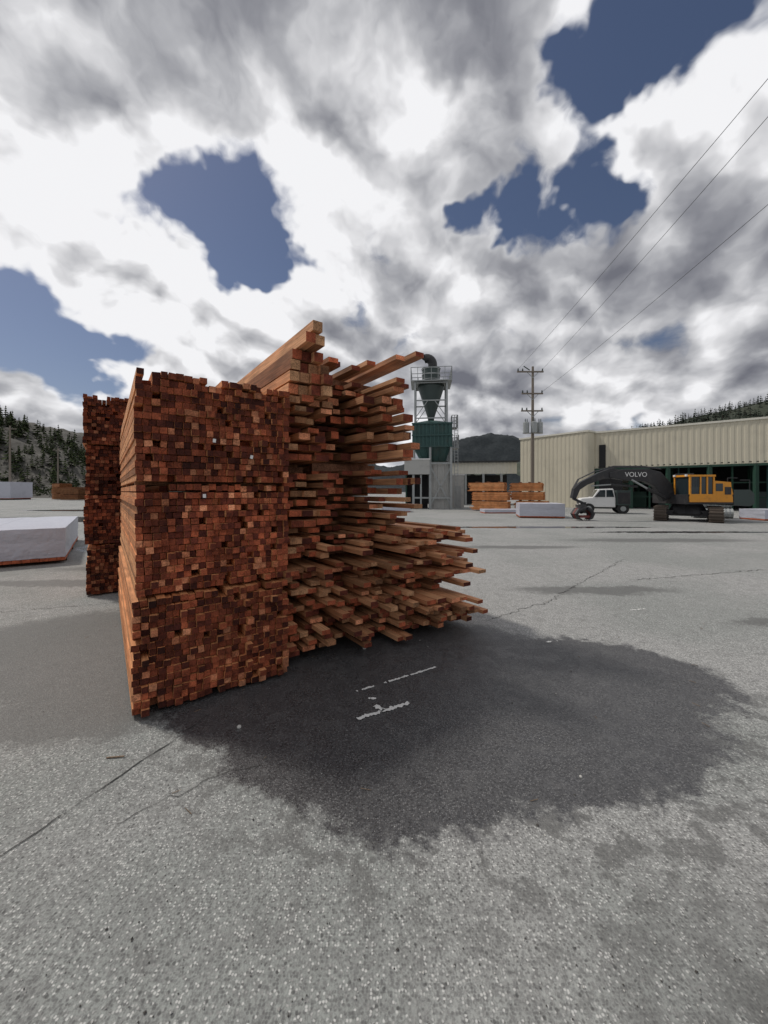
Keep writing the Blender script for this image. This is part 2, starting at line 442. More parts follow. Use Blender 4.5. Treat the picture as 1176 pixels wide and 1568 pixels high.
def yard_pack(loc,rz,W,L,nb,bh,seed,step=.25,kc=1.0):
    r=random.Random(seed); par=empty('lumber_pack',loc,rz); z=.1
    mb=MB()
    for b_ in range(nb):
        o=r.uniform(-step,step)
        for j in range(int(bh/.075)):
            for i in range(int(W/.15)):
                c=tuple(x*kc for x in lerp((.55,.20,.07),(.72,.33,.14),r.random()))
                e=abs(r.gauss(0,.16))
                mb.box(i*.15+.004,i*.15+.146,o-abs(r.gauss(0,.04)),L+o+e,z,z+.068,M_SIDE,M_END,c,tuple(q*.7 for q in c))
            z+=.075
        z+=.08
        for y in(.4,L/2,L-.4): mb.box(0,W,y,y+.08,z-.078,z-.003,M_SIDE,M_END,(.2,.1,.06))
    mb.obj('boards',parent=par); return par
yard_pack((9.45,30.2,0),math.radians(62),1.3,2.6,3,.70,31)
yard_pack((13.0,31.2,0),math.radians(62),1.3,2.3,3,.70,32)
yard_pack((-56.5,70.5,0),math.radians(88),2.5,4.0,2,1.1,34,kc=.35)
yard_pack((-52.5,66,0),math.radians(80),2.0,3.5,2,.9,35,kc=.3)
yard_pack((-60,71,0),math.radians(60),2.0,3.0,3,.9,36,kc=.5)
mb=MB(); r=random.Random(4)
for i in range(26):
    x=-54+i*.32; mb.beam((x+1.2,78,0.0),(x-.6+r.uniform(-.2,.2),79,2.0+r.uniform(-.3,.3)),.18,M_SIDE,.06)
mb.c=[(.25,.16,.10)]*len(mb.f); mb.obj('leaning_boards')

# ---------------------------------------------------------------- cyclone tower
T=empty('dust_cyclone_tower',(4.4,36,0),math.radians(-6))
mb=MB()
for x in(-1.45,1.4):
    for y in(-1.3,1.3): mb.beam((x,y,7.6),(x,y,11.5),.16,M_GALV)
for y in(-1.3,1.3):
    for z in(8.2,9.8,11.4): mb.beam((-1.45,y,z),(1.4,y,z),.10,M_GALV)
    mb.beam((-1.45,y,8.2),(-.3,y,9.8),.06,M_GALV); mb.beam((1.4,y,8.2),(.3,y,9.8),.06,M_GALV)
for x in(-1.45,1.4):
    for z in(9.8,11.4): mb.beam((x,-1.3,z),(x,1.3,z),.12,M_GALV)
mb.obj('upper_frame',parent=T)
mb=MB(); mb.tube([(0,0,7.9),(0,0,8.4),(0,0,11.2),(0,0,11.45)],[.28,.30,1.2,1.2],M_DUCT,24); mb.obj('cyclone_cone',parent=T,smooth=True)
mb=MB(); mb.tube([(0,0,11.45),(0,0,13.0)],.82,M_DUCT,24); mb.tube([(0,0,13.0),(0,0,13.15)],[.9,.5],M_DUCT,24)
for z in(11.9,12.4,12.9): mb.tube([(0,0,z),(0,0,z+.06)],.87,M_GALV,24)
mb.obj('cyclone_drum',parent=T)
mb=MB(); pts=[(.15,0,13.0),(.15,0,13.45)]
for k in range(1,8):
    a=k/8*math.radians(125); pts.append((.15-.55*(1-math.cos(a)),-.1*k/8,13.45+.55*math.sin(a)))
mb.tube(pts,.42,M_BLACK,16,False); 
mb.tube([pts[-1],(pts[-1][0]-.03,pts[-1][1],pts[-1][2]-.05)],.41,M_DARK,16); mb.obj('exhaust_elbow',parent=T)
mb=MB(); mb.box(-1.85,1.85,-1.6,1.6,11.5,11.58,M_GALV)
def rail(mb,x0,x1,y0,y1,z,h,m,n=6):
    for k in range(n+1):
        f=k/n
        for (x,y) in((x0+(x1-x0)*f,y0),(x0+(x1-x0)*f,y1),(x0,y0+(y1-y0)*f),(x1,y0+(y1-y0)*f)): mb.beam((x,y,z),(x,y,z+h),.05,m)
    for zz in(z+h*.5,z+h):
        mb.beam((x0,y0,zz),(x1,y0,zz),.05,m);mb.beam((x0,y1,zz),(x1,y1,zz),.05,m);mb.beam((x0,y0,zz),(x0,y1,zz),.05,m);mb.beam((x1,y0,zz),(x1,y1,zz),.05,m)
rail(mb,-1.82,1.82,-1.57,1.57,11.58,1.15,M_GALV); mb.obj('top_platform',parent=T)
mb=MB()
for a,b_ in(((-1.65,-1.6),(1.8,-1.6)),((1.8,-1.6),(1.8,1.6)),((1.8,1.6),(-1.65,1.6)),((-1.65,1.6),(-1.65,-1.6))): mb.corr(a,b_,5.6,7.7,M_GREEN,.34,.06)
k=len(mb.v); mb.v+=[(-1.7,-1.65,7.7),(1.85,-1.65,7.7),(1.85,1.65,7.7),(-1.7,1.65,7.7),(-.4,-.3,8.15),(.4,-.3,8.15),(.4,.3,8.15),(-.4,.3,8.15)]
for f in((0,1,5,4),(1,2,6,5),(2,3,7,6),(3,0,4,7),(4,5,6,7)): mb.face(tuple(k+i for i in f),M_GREEN)
k=len(mb.v); mb.v+=[(-1.6,-1.55,5.6),(1.75,-1.55,5.6),(1.75,1.55,5.6),(-1.6,1.55,5.6),(-.9,-1.0,4.3),(1.3,-1.0,4.3),(1.3,1.0,4.3),(-.9,1.0,4.3)]
for f in((1,0,4,5),(2,1,5,6),(3,2,6,7),(0,3,7,4),(7,6,5,4)): mb.face(tuple(k+i for i in f),M_GREEN)
for z in(5.6,6.6,7.66):
    mb.box(-1.74,1.89,-1.74,-1.66,z-.06,z+.06,M_GREEN); mb.box(-1.74,1.89,1.66,1.74,z-.06,z+.06,M_GREEN)
for x in(-1.3,-.6,.1,.8,1.5): mb.beam((x,-1.62,5.6),(x*.7+.15,-1.05,4.3),.07,M_GREEN)
mb.obj('storage_hopper',parent=T)
mb=MB()
for x in(-1.6,-.1,1.75):
    for y in(-1.55,1.55): mb.beam((x,y,0),(x,y,5.6),.2,M_GALV)
mb.beam((-.1,-1.56,.3),(1.75,-1.56,3.8),.1,M_GALV); mb.beam((1.75,-1.56,.3),(-.1,-1.56,3.8),.1,M_GALV)
for z in(1.0,4.1): mb.beam((-1.6,-1.55,z),(1.75,-1.55,z),.14,M_GALV)
mb.corr((.0,-1.2),(1.7,-1.2),.0,4.1,M_TRIM,.4,.03); mb.corr((1.75,-1.4),(1.75,1.4),1.5,4.2,M_TRIM,.4,.03)
mb.box(-2.4,-.15,-1.9,.6,3.1,4.4,M_TRIM); mb.box(-2.46,-.1,-1.96,.66,4.4,4.5,M_WHITE)
mb.box(-2.2,-.3,-.2,1.2,0,3.1,M_DARK); mb.box(-2.3,-2.2,-1.8,1.2,0,3.1,M_DGREEN); mb.box(-1.0,-.85,-1.7,-1.6,0,3.1,M_GALV)
mb.obj('lower_frame',parent=T)
mb=MB(); mb.box(1.85,2.5,-.9,.9,5.5,5.58,M_GALV); rail(mb,1.9,2.48,-.88,.88,5.58,1.1,M_GALV,3)
mb.box(1.85,2.4,-.6,.6,7.4,7.46,M_GALV); rail(mb,1.9,2.38,-.58,.58,7.46,1.1,M_GALV,2)
for x in(2.1,2.4): mb.beam((x,-.95,0),(x,-.95,8.5),.05,M_GALV)
for k in range(28): mb.beam((2.1,-.95,.3*k+.2),(2.4,-.95,.3*k+.2),.035,M_GALV)
mb.obj('access_ladder',parent=T)

# ---------------------------------------------------------------- buildings
def b2w(name,p0,dirv,L,D,h,zc):
    p0=Vector(p0); d=Vector(dirv).normalized(); n=Vector((-d.y,d.x))
    e=empty(name,(0,0,0)); a=p0; b_=p0+d*L; c_=b_+n*D; d_=a+n*D
    mb=MB(); mb.corr(a,b_,zc,h,M_BEIGE,.42,.025); mb.corr(b_,c_,0,h,M_BEIGE,.42,.025); mb.corr(d_,a,0,h,M_BEIGE,.42,.025); mb.corr(c_,d_,0,h,M_BEIGE,.42,.025)
    mb.obj('walls',parent=e)
    mb=MB(); q=.10
    P=[a-n*q-d*q,b_-n*q+d*q,c_+n*q+d*q,d_+n*q-d*q]
    for z in(h,h+.16): mb.v+=[(p.x,p.y,z) for p in P]
    for f in((0,1,5,4),(1,2,6,5),(2,3,7,6),(3,0,4,7),(4,5,6,7),(3,2,1,0)): mb.face(f,M_BEIGE2)
    mb.obj('roof',parent=e)
    return e,a,b_,n,d
e,a,b_,n,d=b2w('mill_building',(20.2,37.1),(.77,-.64),60,22,7.15,3.75)
mb=MB(); back=MB()
for k in range(0,22):
    p=a+d*(k*2.75+.3)
    mb.beam((p.x,p.y,0),(p.x,p.y,3.75),.26,M_DGREEN); 
    q=p+n*5; mb.beam((q.x,q.y,0),(q.x,q.y,3.75),.22,M_DGREEN)
    if k%2==0:
        q=p+n*.6+d*.7; mb.beam((q.x,q.y,0),(q.x,q.y,3.7),.08,M_GREEN)
    q=p+n*.3+d*1.4; mb.beam((q.x,q.y,0),(q.x,q.y,3.7),.10,M_DGREEN)
p=a-n*.03;q=a+d*60-n*.03
mb.beam((p.x,p.y,3.68),(q.x,q.y,3.68),.14,M_DGREEN,.18)
for z in(1.1,2.3):
    p=a+n*1.2;q=a+d*60+n*1.2; mb.beam((p.x,p.y,z),(q.x,q.y,z),.10,M_DGREEN)
mb.obj('bay_columns',parent=e)
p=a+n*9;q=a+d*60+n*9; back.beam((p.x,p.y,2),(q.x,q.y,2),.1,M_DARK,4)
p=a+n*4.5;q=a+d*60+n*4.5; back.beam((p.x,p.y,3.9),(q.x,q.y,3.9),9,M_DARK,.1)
r=random.Random(2)
for k in range(14):
    p=a+d*(k*3.4+1.5)+n*3.5; q=p+d*r.uniform(1.5,2.5); back.beam((p.x,p.y,.8),(q.x,q.y,.8),1.2,M_DUCT if k%2 else M_DGREEN,1.5)
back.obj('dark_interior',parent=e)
mb=MB(); p=a+d*.5-n*.07; q=a+d*1.05-n*.07; mb.beam((p.x,p.y,4.9),(q.x,q.y,4.9),.03,M_DARK,2.2); mb.obj('wall_opening',parent=e)
p=a;q=a+d*2.4
mb=MB(); mb.corr((p-n*.02)[:],(q-n*.02)[:],0,3.75,M_DARK,.42,.02); mb.obj('side_door',parent=e)
e2,a2,b2_,n2,d2=b2w('mill_annex',(14.9,42),(.60,-.80),7.2,14,7.2,0)
e3=empty('low_shed')
mb=MB(); mb.corr((4.5,45.5),(15.2,44),3.6,4.9,M_BEIGE2,.4,.03); mb.corr((7.6,45.6),(9.4,45.4),0,3.6,M_BEIGE,.4,.03)
mb.obj('walls',parent=e3)
mb=MB(); mb.beam((4.4,45.3,5.0),(15.3,43.85,5.0),.5,M_BLACK,.16); mb.beam((4.5,48.5,4.9),(15.2,47,4.9),6,M_TRIM,.1); mb.obj('roof',parent=e3)
mb=MB(); mb.beam((4.5,49,1.8),(15.2,47.6,1.8),.1,M_DARK,3.6)
for x in(5.5,7.5,9.5,11.5,13.5): mb.beam((x,45.5-(x-4.5)*.14,0),(x,45.5-(x-4.5)*.14,3.6),.22,M_GALV)
mb.obj('posts',parent=e3)
mb=MB(); mb.box(6.4,7.6,36.5,38.5,0,3.1,M_TRIM); mb.box(6.35,7.65,36.45,38.55,3.1,3.2,M_WHITE)
mb.box(6.7,7.3,36.44,36.49,0,2.1,M_GALV); mb.obj('electrical_hut')

# ---------------------------------------------------------------- utility pole & lines
U=empty('utility_pole',(14.65,38,0))
mb=MB(); mb.tube([(0,0,0),(.03,0,7),(.05,0,13.9)],[.17,.15,.11],M_POLE,12); mb.obj('pole',parent=U)
mb=MB(); arms=[(13.35,-1.55,1.05),(11.2,-1.1,1.0),(9.5,-1.15,1.0)]
for z,x0,x1 in arms:
    mb.beam((x0,-.14,z),(x1,-.14,z),.11,M_POLE,.13)
    mb.beam((-.6,-.14,z),(0,-.16,z-.6),.05,M_GALV); mb.beam((.6,-.14,z),(0,-.16,z-.6),.05,M_GALV)
mb.obj('crossarms',parent=U)
mb=MB()
for z,x0,x1 in arms:
    for x in(x0+.1,x0+.55,x1-.1): mb.tube([(x,-.14,z+.06),(x,-.14,z+.16),(x,-.14,z+.2),(x,-.14,z+.3)],[.04,.09,.05,.07],M_DUCT,8)
mb.tube([(-.3,-.14,13.5),(-.9,-.14,13.9)],.05,M_DUCT,6)
mb.obj('insulators',parent=U)
mb=MB()
for x,y in((-.72,-.3),(-.05,-.55),(.62,-.3)):
    mb.tube([(x,y,7.25),(x,y,7.3),(x,y,8.3),(x,y,8.38)],[.24,.29,.29,.15],M_GALV,14)
    mb.tube([(x-.08,y,8.38),(x-.08,y,8.7)],[.05,.03],M_DUCT,6); mb.tube([(x+.1,y,8.38),(x+.1,y,8.7)],[.05,.03],M_DUCT,6)
    mb.beam((x,0,7.5),(x,y,7.5),.07,M_GALV)
mb.beam((-1.0,-.14,7.3),(1.0,-.14,7.3),.08,M_GALV)
mb.obj('transformers',parent=U)
M_WIRE=paint('wire',(.03,.03,.03),.6)
def wire(a,b_,sag,rad=.010):
    a=Vector(a);b_=Vector(b_);mb=MB();n=24
    mb.tube([a.lerp(b_,i/n)-Vector((0,0,4*sag*(i/n)*(1-i/n))) for i in range(n+1)],rad,M_WIRE,5); mb.obj('power_line')
def ext(a,p,k):
    a=Vector(a);p=Vector(p); return a+(p-a)*k
wire((13.2,37.9,13.6),ext((13.2,37.9,13.6),(10.8,10.8,13.7),1.9),.5)
wire((15.6,37.9,13.6),ext((15.6,37.9,13.6),(12.1,12.1,13.9),1.9),.5)
wire((15.6,37.9,11.4),ext((15.6,37.9,11.4),(13.8,13.8,12.4),1.9),.5)
for X,Y,h in((-71,73,14),(-78,92,12)):
    e=empty('utility_pole',(X,Y,0)); mb=MB(); mb.tube([(0,0,0),(0,0,h)],[.2,.13],M_POLE,8); mb.beam((-1.2,0,h-.6),(1.2,0,h-.6),.14,M_POLE); mb.obj('pole',parent=e)

# ---------------------------------------------------------------- excavator
def ux(u): return (u-588)*.0357
def vz(v): return 1.6+(752-v)*.0357
X=empty('excavator',(0,21,0))
def poly(pp): return [(ux(u),vz(v)) for u,v in pp]
mb=MB(); mb.prism(poly([(1030,757),(1012,768),(1000,745),(984,737),(950,735),(930,731),(930,724),(950,719),(988,718),(1008,723),(1022,738)]),-.2,.2,M_BLACK)
mb.obj('boom',parent=X,bevel=.03)
mb=MB(); mb.prism(poly([(952,720),(948,731),(920,734),(898,742),(886,750),(880,764),(874,762),(877,748),(888,738),(915,724),(935,717)]),-.15,.15,M_BLACK); mb.obj('stick',parent=X,bevel=.02)
mb=MB()
mb.tube([(ux(1012),-.28,vz(762)),(ux(985),-.28,vz(748))],.09,M_BLACK,10); mb.tube([(ux(985),-.28,vz(748)),(ux(962),-.28,vz(735))],.05,M_GALV,10)
mb.tube([(ux(975),0,vz(745)),(ux(935),0,vz(742))],.07,M_BLACK,10); mb.tube([(ux(935),0,vz(742)),(ux(905),0,vz(744))],.04,M_GALV,10)
for k in range(4): 
    z0=vz(716)+.03*k; mb.tube([(ux(1010),-.1+.06*k,z0-.1),(ux(985),-.1+.06*k,z0),(ux(940),-.1+.06*k,z0),(ux(910),-.1+.06*k,vz(722)),(ux(885),-.1+.06*k,vz(734)),(ux(876),-.1+.06*k,vz(750))],.018,M_BLACK,5)
mb.obj('hydraulic_cylinders',parent=X)
mb=MB(); gx,gz=ux(893),vz(775)
mb.beam((ux(877),0,vz(763)),(gx,0,gz+.15),.12,M_BLACK); mb.tube([(gx,0,gz+.22),(gx,0,gz-.02)],[.15,.13],M_BLACK,10)
mb.tube([(gx-.1,0,gz+.1),(gx-.1,0,gz-.14),(gx,0,gz-.2)],[.16,.3,.26],M_BLACK,10)
for s,k_ in((-1,1.0),(1,.8)):
    for yy in(-.22,.0,.22):
        pts=[(gx+s*.10,yy,gz-.12),(gx+s*.36*k_,yy,gz-.22),(gx+s*.5*k_,yy,gz-.42),(gx+s*.42*k_,yy,gz-.62),(gx+s*.16,yy,gz-.74)]
        mb.tube(pts,[.10,.12,.11,.08,.02],M_RED if yy==0 else M_BLACK,8)
mb.box(gx-.3,gx+.3,-.2,.2,gz-.62,gz-.5,M_RED)
mb.obj('grapple',parent=X)
mb=MB()
mb.prism(poly([(1022,757),(1092,757),(1092,771),(1022,771)]),-1.2,1.2,M_BLACK)
mb.prism(poly([(1058,748),(1090,748),(1092,757),(1058,757)]),-1.2,1.15,M_YEL)
mb.prism(poly([(1092,750),(1116,750),(1122,756),(1122,770),(1116,774),(1092,772)]),-1.22,1.22,M_DUCT)
mb.prism(poly([(1060,741),(1086,743),(1086,748),(1060,748)]),-.5,1.1,M_BLACK)
mb.prism(poly([(1050,760),(1091,760),(1091,768),(1050,768)]),-1.215,-1.2,M_YEL)
mb.tube([(ux(1080),.5,vz(748)),(ux(1080),.5,vz(734))],.06,M_BLACK,8)
mb.obj('upper_house',parent=X,bevel=.02)
mb=MB()
c0,c1,ct,cb=ux(1028),ux(1064),vz(729),vz(768)
y0,y1=-1.25,-.15
mb.box(c0+.04,c1-.04,y0+.04,y1-.04,cb+.05,ct-.06,M_GLASS)
for x in(c0,c0+.52,c1-.42,c1-.08):
    for y in(y0,y1-.08): mb.box(x,x+.08,y,y+.08,cb,ct-.08,M_YEL)
mb.box(c0-.03,c1+.03,y0-.03,y1+.03,ct-.08,ct+.02,M_YEL)
mb.box(c0,c1,y0-.01,y0+.06,cb,cb+.42,M_YEL); mb.box(c0-.01,c0+.06,y0,y1,cb,cb+.3,M_YEL)
for k in range(5): mb.beam((c0+.12+k*.09,y0-.02,vz(746)),(c0+.12+k*.09,y0-.02,ct-.1),.015,M_BLACK)
mb.box(c0-.03,c0+.3,y0+.1,y1-.1,ct+.02,ct+.1,M_BLACK)
for y in(y0+.1,y1-.2): mb.box(c0-.1,c0-.02,y,y+.12,ct-.06,ct+.04,M_WHITE)
mb.obj('cab',parent=X,bevel=.008)
mb=MB()
mb.prism(poly([(1064,737),(1088,739),(1091,768),(1064,768)]),-1.22,-1.0,M_YEL)
mb.prism(poly([(1066,741),(1076,741),(1076,752),(1066,752)]),-1.235,-1.221,M_GLASS)
mb.prism(poly([(1079,746),(1088,746),(1088,757),(1079,757)]),-1.235,-1.221,M_BLACK)
for a_,b__ in(((1086,733),(1086,748)),((1118,736),(1118,750)),((1086,733),(1100,733)),((1104,736),(1118,736))): mb.tube([(ux(a_[0]),-1.1,vz(a_[1])),(ux(b__[0]),-1.1,vz(b__[1]))],.02,M_BLACK,6)
mb.obj('side_panels',parent=X)
ud=Vector((-.62,-.78,0)); up_=Vector((.78,-.62,0)); cen=Vector((ux(1052),0,0))
mb=MB()
for s in(-1,1):
    c=cen+up_*s*1.15; L=3.0; hh=.74; prof=[]
    for k in range(9): a_=math.pi/2+math.pi*k/8; prof.append((-L/2+hh/2+math.cos(a_)*hh/2,hh/2+math.sin(a_)*hh/2))
    for k in range(9): a_=-math.pi/2+math.pi*k/8; prof.append((L/2-hh/2+math.cos(a_)*hh/2,hh/2+math.sin(a_)*hh/2))
    k0=len(mb.v); n_=len(prof)
    for w_ in(-.27,.27):
        for p,z in prof: q=c+ud*p+up_*w_; mb.v.append((q.x,q.y,z))
    for k in range(n_): mb.face((k0+k,k0+n_+k,k0+n_+(k+1)%n_,k0+(k+1)%n_),M_TRACK)
    mb.face(tuple(k0+k for k in range(n_)),M_BLACK); mb.face(tuple(k0+n_+k for k in range(n_))[::-1],M_BLACK)
    per=[]
    for k in range(n_):
        a1=Vector(prof[k]);a2_=Vector(prof[(k+1)%n_]); m_=max(1,int((a2_-a1).length/.16))
        for j in range(m_): per.append(a1.lerp(a2_,j/m_))
    for p in per:
        q=c+ud*p.x; cz=p.y; out=Vector((p.x-max(-L/2+hh/2,min(L/2-hh/2,p.x)),p.y-hh/2)); out=out.normalized()*.02 if out.length>0 else out
        q=q+ud*out.x; aa=q-up_*.3; bb=q+up_*.3; mb.beam((aa.x,aa.y,max(.025,cz+out.y)),(bb.x,bb.y,max(.025,cz+out.y)),.05,M_TRACK)
    for p in(-.9,-.45,0,.45,.9):
        q=c+ud*p; aa=q-up_*.3;bb=q+up_*.3; mb.tube([(aa.x,aa.y,.24),(bb.x,bb.y,.24)],.14,M_TRACK,10)
q=cen; mb.tube([(q.x,q.y,.4),(q.x,q.y,1.0)],[.9,.6],M_BLACK,16)
aa=cen-up_*1.1;bb=cen+up_*1.1; mb.beam((aa.x,aa.y,.42),(bb.x,bb.y,.42),1.2,M_BLACK,.3)
mb.obj('crawler_tracks',parent=X)
tx=bpy.data.curves.new('boom_lettering','FONT'); tx.body='VOLVO'; tx.size=.36; tx.extrude=.004; tx.materials.append(M_WHITE)
to=bpy.data.objects.new('boom_lettering',tx); COL.objects.link(to); to.parent=X; to.location=(ux(953),-.206,vz(731)+.03); to.rotation_euler=(math.pi/2,0,0)

# ---------------------------------------------------------------- white truck
K=empty('service_truck',(16.0,28.2,0),math.radians(-20))
mb=MB()
mb.prism([(-1.6,.45),(-1.6,.95),(-1.45,1.08),(-.75,1.15),(-.35,1.75),(.55,1.78),(.7,1.1),(.7,.45)],-.85,.85,M_WHITE)
mb.obj('cab',parent=K,bevel=.05)
mb=MB(); mb.prism([(.74,.6),(.74,1.65),(1.6,1.65),(1.6,.6)],-.95,.95,M_DUCT); mb.prism([(.8,.7),(.8,1.5),(1.55,1.5),(1.55,.7)],-.97,-.951,M_BLACK)
mb.box(-1.55,1.6,-.5,.5,.35,.6,M_BLACK); mb.obj('service_body',parent=K,bevel=.02)
mb=MB()
mb.prism([(-.62,1.18),(-.28,1.66),(.05,1.68),(.05,1.18)],-.862,.862,M_GLASS); mb.prism([(.12,1.18),(.12,1.68),(.5,1.68),(.6,1.18)],-.862,.862,M_GLASS)
k=len(mb.v); mb.v+=[(-.745,-.72,1.19),(-.745,.72,1.19),(-.385,.66,1.71),(-.385,-.66,1.71)]; mb.face((k,k+3,k+2,k+1),M_GLASS)
mb.box(-1.615,-1.602,-.5,.5,.65,.88,M_BLACK); mb.box(-1.68,-1.6,-.82,.82,.4,.58,M_BLACK)
for y in(-.75,.58): mb.box(-1.613,-1.6,y,y+.17,.72,.86,M_GALV)
mb.box(-.5,-.4,-1.05,-.88,1.2,1.4,M_BLACK); mb.box(-.5,-.4,.88,1.05,1.2,1.4,M_BLACK)
mb.obj('windows_and_trim',parent=K)
mb=MB()
for x in(-1.0,1.15):
    for y in(-.92,.70): mb.tube([(x,y,.36),(x,y+.22,.36)],.36,M_RUBBER,20); mb.tube([(x,y-.006,.36),(x,y+.226,.36)],.18,M_GALV,14)
mb.obj('wheels',parent=K)
mb=MB()
for i,(x,z) in enumerate(((0,.3),(.62,.3),(.31,.84))):
    for k in range(10): mb.tube([(x,k*.18,z),(x,k*.18+.1,z),(x,k*.18+.18,z)],[.3,.27,.3],M_GALV,16)
mb.obj('culvert_pipes',(20.2,22.3,0),math.radians(60))

# ---------------------------------------------------------------- terrain
def hill(name,x0,x1,y0,y1,nx,ny,f,m):
    mb=MB()
    for j in range(ny+1):
        for i in range(nx+1):
            x=x0+(x1-x0)*i/nx;y=y0+(y1-y0)*j/ny; mb.v.append((x,y,f(x,y)))
    for j in range(ny):
        for i in range(nx): k=j*(nx+1)+i; mb.face((k,k+1,k+nx+2,k+nx+1),m)
    return mb.obj(name,smooth=True)
def ss(t): t=max(0,min(1,t)); return t*t*(3-2*t)
def fl(x,y):
    H=max(3,min(28,4+(-x-78)*.40)); k=ss((y-86-4*noise.noise(Vector((x*.06,0,1))))/26)
    return H*k+ k*(noise.noise(Vector((x*.12,y*.12,0)))*2.2+noise.noise(Vector((x*.4,y*.4,5)))*.9) -.05
hill('hillside',-260,-40,84,190,150,70,fl,M_ROCK)
M_FARH=paint('distant_forest_ground',(.010,.017,.022),1,0,.8,.03,(.040,.050,.052))  # bluish tint in the base colour stands in for distance haze
M_FH2=paint('forest_ground',(.035,.045,.028),1,0,.6,.06,(.09,.08,.05))
def fr_(x,y):
    H=max(0,47-.25*(200-x)); H=min(H,95)
    return (H*ss((y-125)/70)+ss((y-125)/70)*noise.noise(Vector((x*.04,y*.04,3)))*4)-.1
hill('wooded_hillside',60,480,120,300,90,50,fr_,M_FH2)
def ff(x,y):
    k=ss((y-560)/150)*(1-ss((y-760)/150)*.5)
    H=100*math.exp(-((x-215)/170)**2)+50*math.exp(-((x+150)/200)**2)
    return H*k+k*noise.noise(Vector((x*.012,y*.012,2)))*14+k*noise.noise(Vector((x*.05,y*.05,2)))*6+k*noise.noise(Vector((x*.2,y*.2,2)))*3-.2
hill('distant_mountain',-300,600,540,850,220,80,ff,M_FARH)
def leafmat(name,c1,c2):
    m,t,b=newmat(name); g=t.new('ShaderNodeNewGeometry').outputs['Position']
    n=t.noise(g,.8,3,.7); t.l.new(t.mix(t.mr(n,.35,.65),c1,c2),b.inputs['Base Color']); b.inputs['Roughness'].default_value=.95; b.inputs['Specular IOR Level'].default_value=.1
    return m
M_FIR=leafmat('conifer_foliage',(.018,.030,.014),(.06,.075,.032)); M_BARK=paint('bark',(.06,.045,.035),.95)
M_FIRB=leafmat('far_conifer_foliage',(.018,.028,.024),(.045,.058,.042))
def conifers(name,pts,mt,quad=7,lay=7):
    mb=MB(); r=random.Random(len(pts))
    for x,y,z,h in pts:
        mb.tube([(x,y,z-.5),(x,y,z+h*.95)],[h*.022,h*.004],M_BARK,4,False)
        wd=h*r.uniform(.16,.26)
        for l in range(lay):
            f=l/lay; zz=z+h*(.12+.86*f); rr=wd*(1-f)**.8
            for k in range(quad):
                if r.random()<.18: continue
                a=r.uniform(0,6.28); q=rr*r.uniform(.5,1.15); s=q*.45
                i=len(mb.v); tx_,ty=x+math.cos(a)*q,y+math.sin(a)*q
                nx_,ny_=-math.sin(a)*s,math.cos(a)*s
                mb.v+=[(x,y,zz+h*.06),(tx_+nx_,ty+ny_,zz-h*.035*r.uniform(.3,1.4)),(tx_+math.cos(a)*s*.3,ty+math.sin(a)*s*.3,zz-h*.06),(tx_-nx_,ty-ny_,zz-h*.035*r.uniform(.3,1.4))]
                mb.face((i,i+1,i+2,i+3),mt)
    mb.obj(name)
r=random.Random(77)
pts=[]
while len(pts)<650:
    x=r.uniform(-190,-62); y=r.uniform(96,140); 
    if y<103 and r.random()<.6: continue
    pts.append((x,y,fl(x,y),r.uniform(2.5,5.5)*(1.2 if x<-108 else 1)))
pts+= [(-100.5,103,fl(-100.5,103),7.5),(-107,106,fl(-107,106),8),(-112,108,fl(-112,108),8)]
conifers('conifer_forest',pts,M_FIR)
pts=[]
for i in range(1500):
    x=r.uniform(90,330); y=r.uniform(150,215); pts.append((x,y,fr_(x,y),r.uniform(3,6.5)))
conifers('conifer_forest',pts,M_FIRB,6,5)
mb=MB()
for i in range(260):
    x=r.uniform(-140,-62); y=r.uniform(89,106); z=fl(x,y); s=r.uniform(.5,1.6)
    for k in range(26):
        a=Vector((r.gauss(0,.5),r.gauss(0,.5),abs(r.gauss(.4,.4))))*s; q=Vector((x,y,z))+a; i0=len(mb.v); w_=s*.22
        for _ in range(3): mb.v.append(tuple(q+Vector((r.gauss(0,w_),r.gauss(0,w_),r.gauss(0,w_)))))
        mb.face((i0,i0+1,i0+2),M_FIR)
mb.obj('shrubs')

# ---------------------------------------------------------------- sun + sky
EL=math.radians(54)
sdir=Vector((-.93*math.cos(EL),.37*math.cos(EL),math.sin(EL))).normalized()
L=bpy.data.lights.new('sun','SUN'); L.energy=2.2; L.angle=math.radians(6.0); L.color=(1,.94,.86)
lo=bpy.data.objects.new('sun',L); COL.objects.link(lo); lo.rotation_euler=sdir.to_track_quat('Z','Y').to_euler()
W=bpy.data.worlds.new('World'); S.world=W; W.use_nodes=True
try:
    W.cycles.sampling_method='MANUAL'; W.cycles.sample_map_resolution=256
except Exception as ex: print(ex)
t=NT(W.node_tree)
for nd in list(t.n): t.n.remove(nd)
out=t.new('ShaderNodeOutputWorld')
sky=t.new('ShaderNodeTexSky',sky_type='NISHITA',sun_disc=False,sun_elevation=EL,sun_rotation=math.atan2(sdir.x,sdir.y))
sky.air_density=1.0; sky.dust_density=.8; sky.ozone_density=1.5
skc=t.mix(1.0,sky.outputs[0],(.92,.86,.90),'MULTIPLY')
bg1=t.new('ShaderNodeBackground',{'Color':skc,'Strength':.065})
D=t.v('NORMALIZE',t.new('ShaderNodeTexCoord').outputs['Generated'])
sep=t.new('ShaderNodeSeparateXYZ',{0:D}).outputs
zz=t.m('ADD',t.m('MAXIMUM',sep[2],0.0),.40)
q=t.v('DIVIDE',D,t.new('ShaderNodeCombineXYZ',{0:zz,1:zz,2:zz}).outputs[0])
q=t.new('ShaderNodeVectorRotate',{'Vector':q,'Angle':math.radians(25)},rotation_type='Z_AXIS').outputs[0]
q=t.v('MULTIPLY',q,(1,.85,.6))
